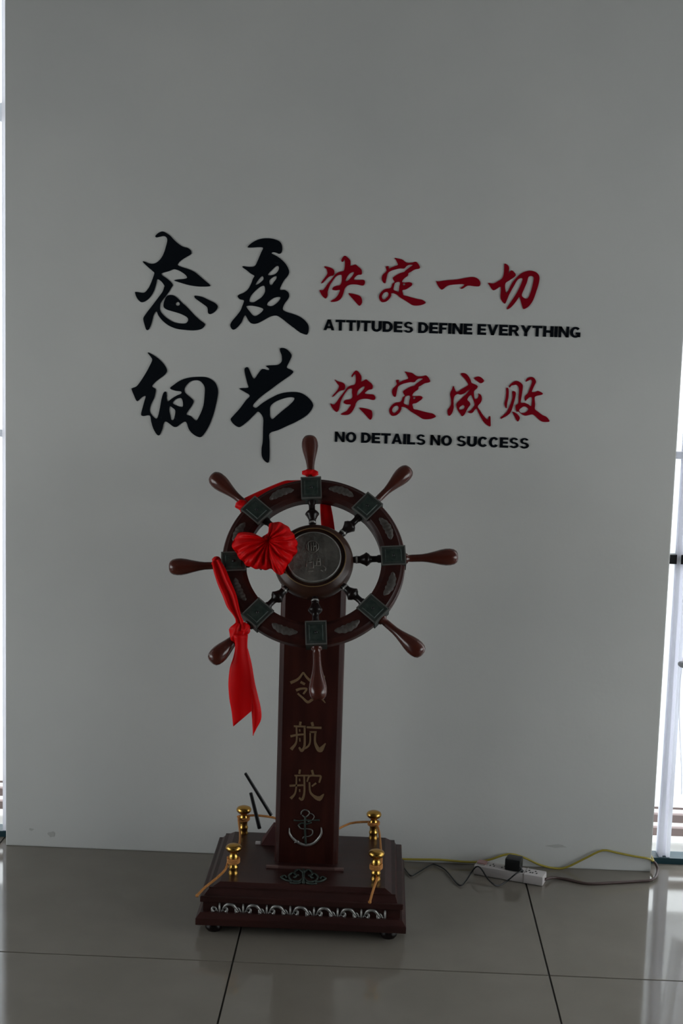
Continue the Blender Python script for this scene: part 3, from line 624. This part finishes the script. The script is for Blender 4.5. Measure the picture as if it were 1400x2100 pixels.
for k in range(8):
    a_ = k * PI / 4
    pl = plate0 if k == 0 else link_mesh('metal_plate', plate0.data, rim, M=radial(a_, (RO + RI) / 2, 0))
    # third level stops here: edge, panel and screw belong to the rim beside the plate
    link_mesh('plate_edge', edge_me, rim, M=radial(a_, (RO + RI) / 2, 0))
    link_mesh('plate_panel', pan_me, rim, M=radial(a_, (RO + RI) / 2, 0))
    link_mesh('screw', scr_me, rim, M=radial(a_, (RO + RI) / 2, 0))
    link_mesh('leaf_relief', leaf_me, rim, M=Matrix.Rotation(a_ + PI / 8, 4, 'Z'))
    link_mesh('handle', h_me, M0, M=WML @ Matrix.Rotation(a_, 4, 'Z'))
    sp = link_mesh('spoke', s_me, M0, M=WML @ Matrix.Rotation(a_, 4, 'Z'))
    link_mesh('ferrule', fer_me, sp)
bm = bmesh.new()
lathe(bm, [(0, -.055), (.075, -.055), (.095, -.040), (.104, -.024), (.106, -.008), (.104, .006), (.098, .014), (.090, .018), (.086, .0225), (.0835, .0225), (.082, .018), (.078, .017), (.075, .018), (0, .018)], 72)
hub = obj('hub', bm, M_hub, M0, smooth=True, angle=40); hub.matrix_local = WML
bm = bmesh.new(); lathe(bm, [(0.074, .012), (.0735, .0245), (.070, .0265), (.067, .0255), (0, .0255)], 72)
med = obj('medallion', bm, M_medal, hub, smooth=True, angle=40)
bm = bmesh.new(); tube(bm, [(.0712 * math.cos(i * PI / 36), .0712 * math.sin(i * PI / 36), .0258) for i in range(72)], .0014, 6, 0, True)
obj('medallion_edge', bm, M_silver, hub, smooth=True)
bm = bmesh.new(); tube(bm, [(.0850 * math.cos(i * PI / 36), .0850 * math.sin(i * PI / 36), .0222) for i in range(72)], .0014, 6, 0, True)
obj('hub_ring', bm, mat('dull_gold_line', (.20, .125, .05), .4, metal=.2), hub, smooth=True)
# relief on the medallion: round badge over two characters
inv = (Matrix.Translation(WC) @ WM).inverted()
bm = bmesh.new()
def mtube(pts, r, closed=False, sub=0):
    tube(bm, [inv @ wheel_px(560 + a / 7.78, 1060 + b / 7.78, .0258) for a, b in pts], r, 6, sub, closed)
mtube([(625 + 98 * math.cos(i * PI / 10), 475 + 92 * math.sin(i * PI / 10)) for i in range(20)], .0011, True)
for x in (555, 600, 640, 680): mtube([(x, 410), (x + 4, 540)], .0013)
mtube([(600, 470), (680, 470)], .0010)
mtube([(520, 740), (620, 720)], .0012); mtube([(570, 820), (640, 815), (640, 700)], .0016); mtube([(535, 700), (530, 800)], .001); mtube([(560, 870), (640, 865)], .001)
mtube([(660, 780), (755, 775), (745, 660), (700, 665)], .0013); mtube([(670, 720), (745, 715)], .0012); mtube([(700, 660), (690, 780)], .001)
mtube([(790, 770), (840, 820), (830, 860)], .0014); mtube([(760, 850), (790, 870)], .0016)
obj('badge_relief', bm, mat('rubbed_relief', (.26, .25, .225), .4, metal=.6), hub, smooth=True)
# axle bracket between pillar and hub
bm = bmesh.new(); p0 = WML @ Vector((0, 0, -.05)); p1 = WML @ Vector((0, 0, -.16))
d_ = (p1 - p0); q_ = d_.to_track_quat('Z', 'Y').to_matrix().to_4x4()
lathe(bm, [(0, 0), (.045, 0), (.045, .02), (.03, .03), (.03, d_.length), (0, d_.length)], 28, Matrix.Translation(p0) @ q_)
obj('axle', bm, M_wood, M0, smooth=True, angle=40)

# ------------------------------------------------------------------ cord round the brass posts
def post_at(k, z): return Vector((POSTS[k].x, POSTS[k].y, z))
FL, FR, BL, BR = (post_at(k, .130) for k in range(4))
cord = []
def wrap(c, z, turns=2, a0=0):
    n = int(10 * turns); return [c + Vector((.0150 * math.cos(a0 + i * PI / 5), .0150 * math.sin(a0 + i * PI / 5), z - .130 + (.004 * i / 10))) for i in range(n + 1)]
t0 = on_z(404, 1838, .104); t0 = Vector((t0.x, t0.y, .106))
cord += [t0, on_z(420, 1820, .118), on_z(445, 1800, .137), on_z(462, 1783, .148)]
cord += wrap(FL, .162, 3, PI)
cord += [FL + Vector((0, .03, .036)), (FL + BL) / 2 + Vector((.004, 0, .038)), BL + Vector((-.012, -.03, .05))]
cord += wrap(BL, .172, 2, PI)
cord += [BL + Vector((.03, .004, .055)), BL + Vector((.09, .004, .050)), Vector((-.25, BY + .145, .176)), Vector((-.17, BY + .10, .176)), Vector((-.11, BY + .10, .175)), BR + Vector((-.07, .012, .038)), BR + Vector((-.02, .006, .047))]
cord += wrap(BR, .172, 2, PI * .6)
cord += [BR + Vector((.014, -.03, .042)), (BR + FR) / 2 + Vector((.016, 0, .036)), FR + Vector((.014, .03, .045))]
cord += wrap(FR, .160, 3, PI * .25)
cord += [on_z(778, 1784, .150), on_z(774, 1800, .138), on_z(768, 1816, .134), on_z(763, 1832, .124), on_z(758, 1850, .107)]
bm = bmesh.new(); tube(bm, cord, .0034, 8, 3)
for e_ in (cord[0], cord[-1]):
    bmesh.ops.create_icosphere(bm, subdivisions=2, radius=.0048, matrix=Matrix.Translation(e_))
tag(obj('orange_cord', bm, M_cord, smooth=True), 'orange-gold cord looped round the four brass posts with loose ends in front', 'cord')

# ------------------------------------------------------------------ red satin ribbon
RB = thing('red_ribbon', 'red satin ribbon with a pleated bow tied on the ship wheel', 'ribbon', WC)
def rloc(p): return Vector(p) - WC
def strip(name, rows, fold=.006, nf=2.2, cs=10, sub=4, thick=.0015, crisp=0):
    """rows: (left point, right point) in world space; makes a folded cloth strip"""
    Ls = crom([r[0] for r in rows], sub); Rs = crom([r[1] for r in rows], sub)
    bm = bmesh.new(); g_ = []
    for i, (l, r) in enumerate(zip(Ls, Rs)):
        acr = r - l; nrm = Vector((0, -1, .15)).normalized(); row = []
        for j in range(cs + 1):
            u = j / cs; wv = math.sin(u * PI * nf + .35 * math.sin(i * .33)) * fold * min(1, acr.length / .03)
            row.append(bm.verts.new(rloc(l + acr * u + nrm * (wv + .004 * math.sin(PI * u)))))
        g_.append(row)
    for i in range(len(g_) - 1):
        for j in range(cs): bm.faces.new((g_[i][j], g_[i][j + 1], g_[i + 1][j + 1], g_[i + 1][j]))
    o = obj(name, bm, M_satin, RB, smooth=True)
    md = o.modifiers.new('thick', 'SOLIDIFY'); md.thickness = thick
    return o
wp = wheel_px
# along the top of the rim, from the top handle to the upper left handle
strip('strand', [(wp(628, 984, -.012), wp(630, 994, -.012)), (wp(600, 985, -.012), wp(602, 999, -.012)), (wp(583, 986, -.012), wp(588, 1003, -.012)), (wp(552, 998, -.012), wp(560, 1016, -.012)), (wp(520, 1012, -.010), wp(531, 1034, -.010)), (wp(498, 1023, -.006), wp(512, 1046, -.006)), (wp(489, 1030, -.004), wp(493, 1050, -.004))], fold=.002)
# hanging down behind the rim and hub
strip('strand', [(wp(657, 1020, -.03), wp(676, 1020, -.03)), (wp(657, 1040, -.03), wp(679, 1040, -.03)), (wp(658, 1062, -.032), wp(683, 1062, -.032)), (wp(660, 1090, -.036), wp(687, 1090, -.036))], fold=.003)
# from the left handle down to the lower left handle
strip('strand', [(wp(434, 1152, .012), wp(450, 1146, .016)), (wp(438, 1172, .014), wp(462, 1166, .02)), (wp(446, 1198, .014), wp(472, 1190, .02)), (wp(456, 1222, .014), wp(484, 1218, .02)), (wp(465, 1245, .014), wp(490, 1243, .02)), (wp(478, 1262, .016), wp(494, 1262, .02)), (wp(483, 1274, .018), wp(499, 1274, .02)), (wp(479, 1294, .020), wp(503, 1294, .022))], fold=.006, nf=3.0)
# knots
def knot(name, px, py, off, rx, ry, rz, tw=5, seed=0):
    bm = bmesh.new(); c = rloc(wp(px, py, off)); nu, nv = 36, 18; g_ = []
    for j in range(nv + 1):
        ph = PI * j / nv; row = []
        for i in range(nu):
            t_ = 2 * PI * i / nu; k = 1 + .16 * math.sin(tw * t_ + 3 * ph + seed) + .08 * math.sin(7 * ph + 2 * t_)
            row.append(bm.verts.new(c + Vector((rx * math.sin(ph) * math.cos(t_) * k, ry * math.sin(ph) * math.sin(t_) * k, rz * math.cos(ph)))))
        g_.append(row)
    for j in range(nv):
        for i in range(nu): bm.faces.new((g_[j][i], g_[j][(i + 1) % nu], g_[j + 1][(i + 1) % nu], g_[j + 1][i]))
    bmesh.ops.remove_doubles(bm, verts=bm.verts, dist=1e-6)
    return obj(name, bm, M_satin, RB, smooth=True)
knot('knot', 636, 970, -.008, .021, .018, .011)
knot('knot', 444, 1153, -.004, .013, .016, .016, 4)
knot('knot', 497, 1036, -.004, .018, .016, .015, 4, 2)
knot('knot', 487, 1300, .004, .020, .020, .030, 5, 1)
knot('knot', 499, 1290, .010, .016, .014, .018, 4, 3)
ty = wp(490, 1310, .01).y - .012
T_ = lambda x, y: on_y(x, y, ty)
strip('tail', [(T_(478, 1302), T_(508, 1302)), (T_(482, 1325), T_(507, 1325)), (T_(478, 1348), T_(510, 1348)), (T_(471, 1370), T_(515, 1370)), (T_(468, 1400), T_(519, 1400)), (T_(470, 1432), T_(519, 1430)), (T_(475, 1460), T_(517, 1447)), (T_(478, 1490), T_(516, 1458))], fold=.0035, nf=1.6)
ty += .008
strip('tail', [(T_(492, 1330), T_(508, 1330)), (T_(500, 1365), T_(516, 1362)), (T_(506, 1400), T_(522, 1398)), (T_(511, 1430), T_(529, 1428)), (T_(515, 1455), T_(535, 1455)), (T_(517, 1480), T_(535, 1476)), (T_(518, 1500), T_(526, 1494)), (T_(518, 1509), T_(521, 1504))], fold=.003, nf=1.4)
# pleated bow
out = [(500,695),(550,655),(560,575),(620,552),(700,565),(760,610),(810,680),(845,760),(843,850),(812,910),(775,955),(745,1000),(722,1060),(680,1090),(620,1070),(580,1038),(520,1042),(450,1035),(380,1022),(320,992),(268,940),(228,885),(188,830),(185,770),(213,700),(250,662),(330,658),(400,668),(430,690),(470,712)]
O_ = [440 + x / 5 for x, y in out], [960 + y / 5 for x, y in out]
ring = crom([(x, y, 0) for x, y in zip(*O_)], 7, True)
def bow(side):
    bm = bmesh.new(); c2 = Vector((549, 1108, 0)); nr = 12; N = len(ring); g_ = []
    for i, p in enumerate(ring):
        d = p - c2; phi = math.atan2(d.y, d.x); row = []
        plt = math.sin(phi * 17 + 1.3 * math.sin(phi * 3)) ; pl2 = math.sin(phi * 31 + 2)
        for j in range(1, nr + 1):
            f = j / nr; rr = f * (1 + .018 * plt * f)
            q = c2 + d * rr
            lobe = .040 if q.x > 552 else .032
            bulge = lobe * math.sin(PI * min(1, f * .98 + .02)) ** .6
            hh = .035 + side * (bulge + .0075 * f * (1.15 - f) * 2.0 * plt + .0055 * f * math.sin(phi * 27 + 9 * f + 2 * math.sin(phi * 5)) * (.4 + .6 * f)) 
            row.append(bm.verts.new(rloc(wp(q.x, q.y, hh))))
        g_.append(row)
    cv = bm.verts.new(rloc(wp(c2.x, c2.y, .035 + side * .004)))
    for i in range(N):
        a, b = g_[i], g_[(i + 1) % N]; bm.faces.new((cv, a[0], b[0]))
        for j in range(nr - 1): bm.faces.new((a[j], a[j + 1], b[j + 1], b[j]))
    return obj('bow', bm, M_satin, RB, smooth=True)
bow(1); bow(-1)

# ------------------------------------------------------------------ router with two antennas behind the pillar
p = on_z(540, 1716, .130); q = Vector((-.250, -.215, .1305))
RT = thing('router', 'small maroon router with two black antennas, behind the pillar', 'router', q)
bm = bmesh.new(); frustum(bm, -.062, .040, -.034, .030, 0, -.030, .036, -.006, .026, .048); obj('casing', bm, M_router, RT)
bm = bmesh.new(); box(bm, -.078, -.063, -.030, -.020, 0, .007, bev=.001); obj('plug', bm, M_white, RT)
for (a0, a1, r0) in (((556, 1672), (503, 1586), .0052), ((532, 1699), (514, 1626), .0058)):
    A0, A1 = on_y(*a0, -.20), on_y(*a1, -.20)
    bm = bmesh.new(); tube(bm, [A0 - q, (A0 * .5 + A1 * .5) - q, A1 - q, A1 * 1.0 + (A1 - A0) * .01 - q], [r0, r0 * .95, r0 * .85, r0 * .4], 12); obj('antenna', bm, M_dark, RT, smooth=True, angle=50)

# ------------------------------------------------------------------ power strip, adapter and cables
a, b = on_z(970, 1794, 0), on_z(1112, 1819, 0)
d = (b - a); L = d.length; ang = math.atan2(d.y, d.x)
PM = Matrix.Translation(a) @ Matrix.Rotation(ang, 4, 'Z')
PS = thing('power_strip', 'grubby white power strip on the floor by the wall, with a black adapter in it', 'power strip', M=PM)
bm = bmesh.new(); box(bm, 0, L, 0, .052, .001, .030, bev=.005); obj('strip_body', bm, M_white, PS, smooth=True, angle=40)
bm = bmesh.new(); box(bm, L - .058, L - .0565, -.0008, .053, .002, .0308); box(bm, .012, .032, .010, .042, .030, .032, bev=.001)
obj('end_panel', bm, mat('dusty_white', (.42, .38, .37), .5), PS)
for i, x in enumerate((.052, .088, .163, .182)):
    if x > L: continue
    bm = bmesh.new()
    box(bm, x - .008, x - .004, .016, .024, .0292, .0306); box(bm, x + .004, x + .008, .016, .024, .0292, .0306); box(bm, x - .002, x + .002, .030, .037, .0292, .0306)
    obj('socket', bm, M_dark, PS)
bm = bmesh.new(); box(bm, .006, .034, .014, .038, .0318, .036, bev=.001); obj('switch', bm, mat('pinkish_switch', (.40, .22, .21), .4), PS)
inv_ = PM.inverted(); ad = inv_ @ on_z(1052, 1783, .03)
AD = Matrix.Translation(PM @ Vector((ad.x, .022, .0305))) @ Matrix.Rotation(ang, 4, 'Z')
AT = thing('power_adapter', 'black square power adapter plugged into the white strip', 'adapter', M=AD)
bm = bmesh.new(); box(bm, -.023, .023, -.018, .024, 0, .036, bev=.004); obj('adapter_body', bm, M_dark, AT, smooth=True, angle=40)
bm = bmesh.new(); lathe(bm, [(0, 0), (.006, 0), (.004, .018), (0, .018)], 12, Matrix.Translation((.018, -.012, .012)) @ Matrix.Rotation(2.2, 4, 'Y')); obj('strain_relief', bm, M_dark, AT, smooth=True)

def cable(name, pts, r, m, label):
    bm = bmesh.new(); tube(bm, pts, r, 8, 4); tag(obj(name, bm, m, smooth=True), label, 'cable')
Y = lambda x, y, d=.012: Vector((on_y(x, y, -d).x, -d, max(.004, on_y(x, y, -d).z)))
cable('network_cable', [Vector((-.10, -.03, .004)), Y(760, 1757), Y(830, 1762), Y(900, 1763), Y(965, 1768), Y(1000, 1764), Y(1040, 1752), Y(1070, 1757), Y(1105, 1773), Y(1135, 1782), Y(1160, 1779), Y(1200, 1760), Y(1235, 1744), Y(1265, 1749), Y(1300, 1756), Y(1330, 1761), Vector((.872, .012, .028)), Vector((.873, .06, .028))], .0032, M_yellow, 'thin yellow network cable running along the foot of the wall')
Z = lambda x, y, z=.0045: on_z(x, y, z)
cable('power_cable', [PM @ Vector((L, .026, .014)), Z(1135, 1800, .006), Z(1165, 1804), Z(1205, 1812), Z(1260, 1810), Z(1310, 1807), Z(1334, 1805, .006), Z(1345, 1797, .010), on_y(1348, 1783, -.012), on_y(1344, 1771, -.006), Vector((.868, -.004, .034))], .0042, M_brown, 'brown power cable curling round the right corner of the wall')
cable('adapter_cable', [AD @ Vector((.028, -.016, .006)), Z(1056, 1793, .034), on_z(1040, 1806, .014), Z(1022, 1816), Z(1010, 1812, .012), Z(998, 1800, .022), Z(988, 1784, .036), Z(980, 1777, .038), Z(972, 1781, .030), Z(962, 1796, .010), Z(947, 1815), Z(935, 1810), Z(915, 1786), Z(900, 1776), Z(888, 1772), Z(878, 1776), Z(855, 1790), Z(842, 1796), Z(830, 1782), Z(820, 1770), Vector((.095, -.06, .005)), Vector((-.05, -.055, .005)), Vector((-.18, -.060, .03)), Vector((-.215, -.085, .120)), Vector((-.222, -.135, .150)), Vector((-.225, -.178, .148))], .0022, M_dark, 'thin black adapter cable zigzagging across the floor to the router')

# ------------------------------------------------------------------ marks low on the wall
def smudge(px, py, rx, ry, label):
    c = on_y(px, py, 0); bm = bmesh.new()
    pts = [(rx * (1 + .25 * math.sin(3 * t_ + px)) * math.cos(t_), ry * (1 + .2 * math.cos(4 * t_ + py)) * math.sin(t_)) for t_ in [2 * PI * i / 22 for i in range(22)]]
    flat_shape(bm, [pts], lambda p: (p[0], -.0006, p[1]), lambda p: (p[0], 0, p[1]))
    o = obj('scuff_mark', bm, M_stain); o.location = (c.x, 0, c.z); tag(o, label, 'scuff mark')
smudge(106, 1711, .011, .009, 'round grey scuff low on the left end of the wall')
smudge(64, 1701, .007, .004, 'tiny scuff near the left corner of the wall')
smudge(1141, 1735, .030, .005, 'long smeared scuff on the wall above the power strip')
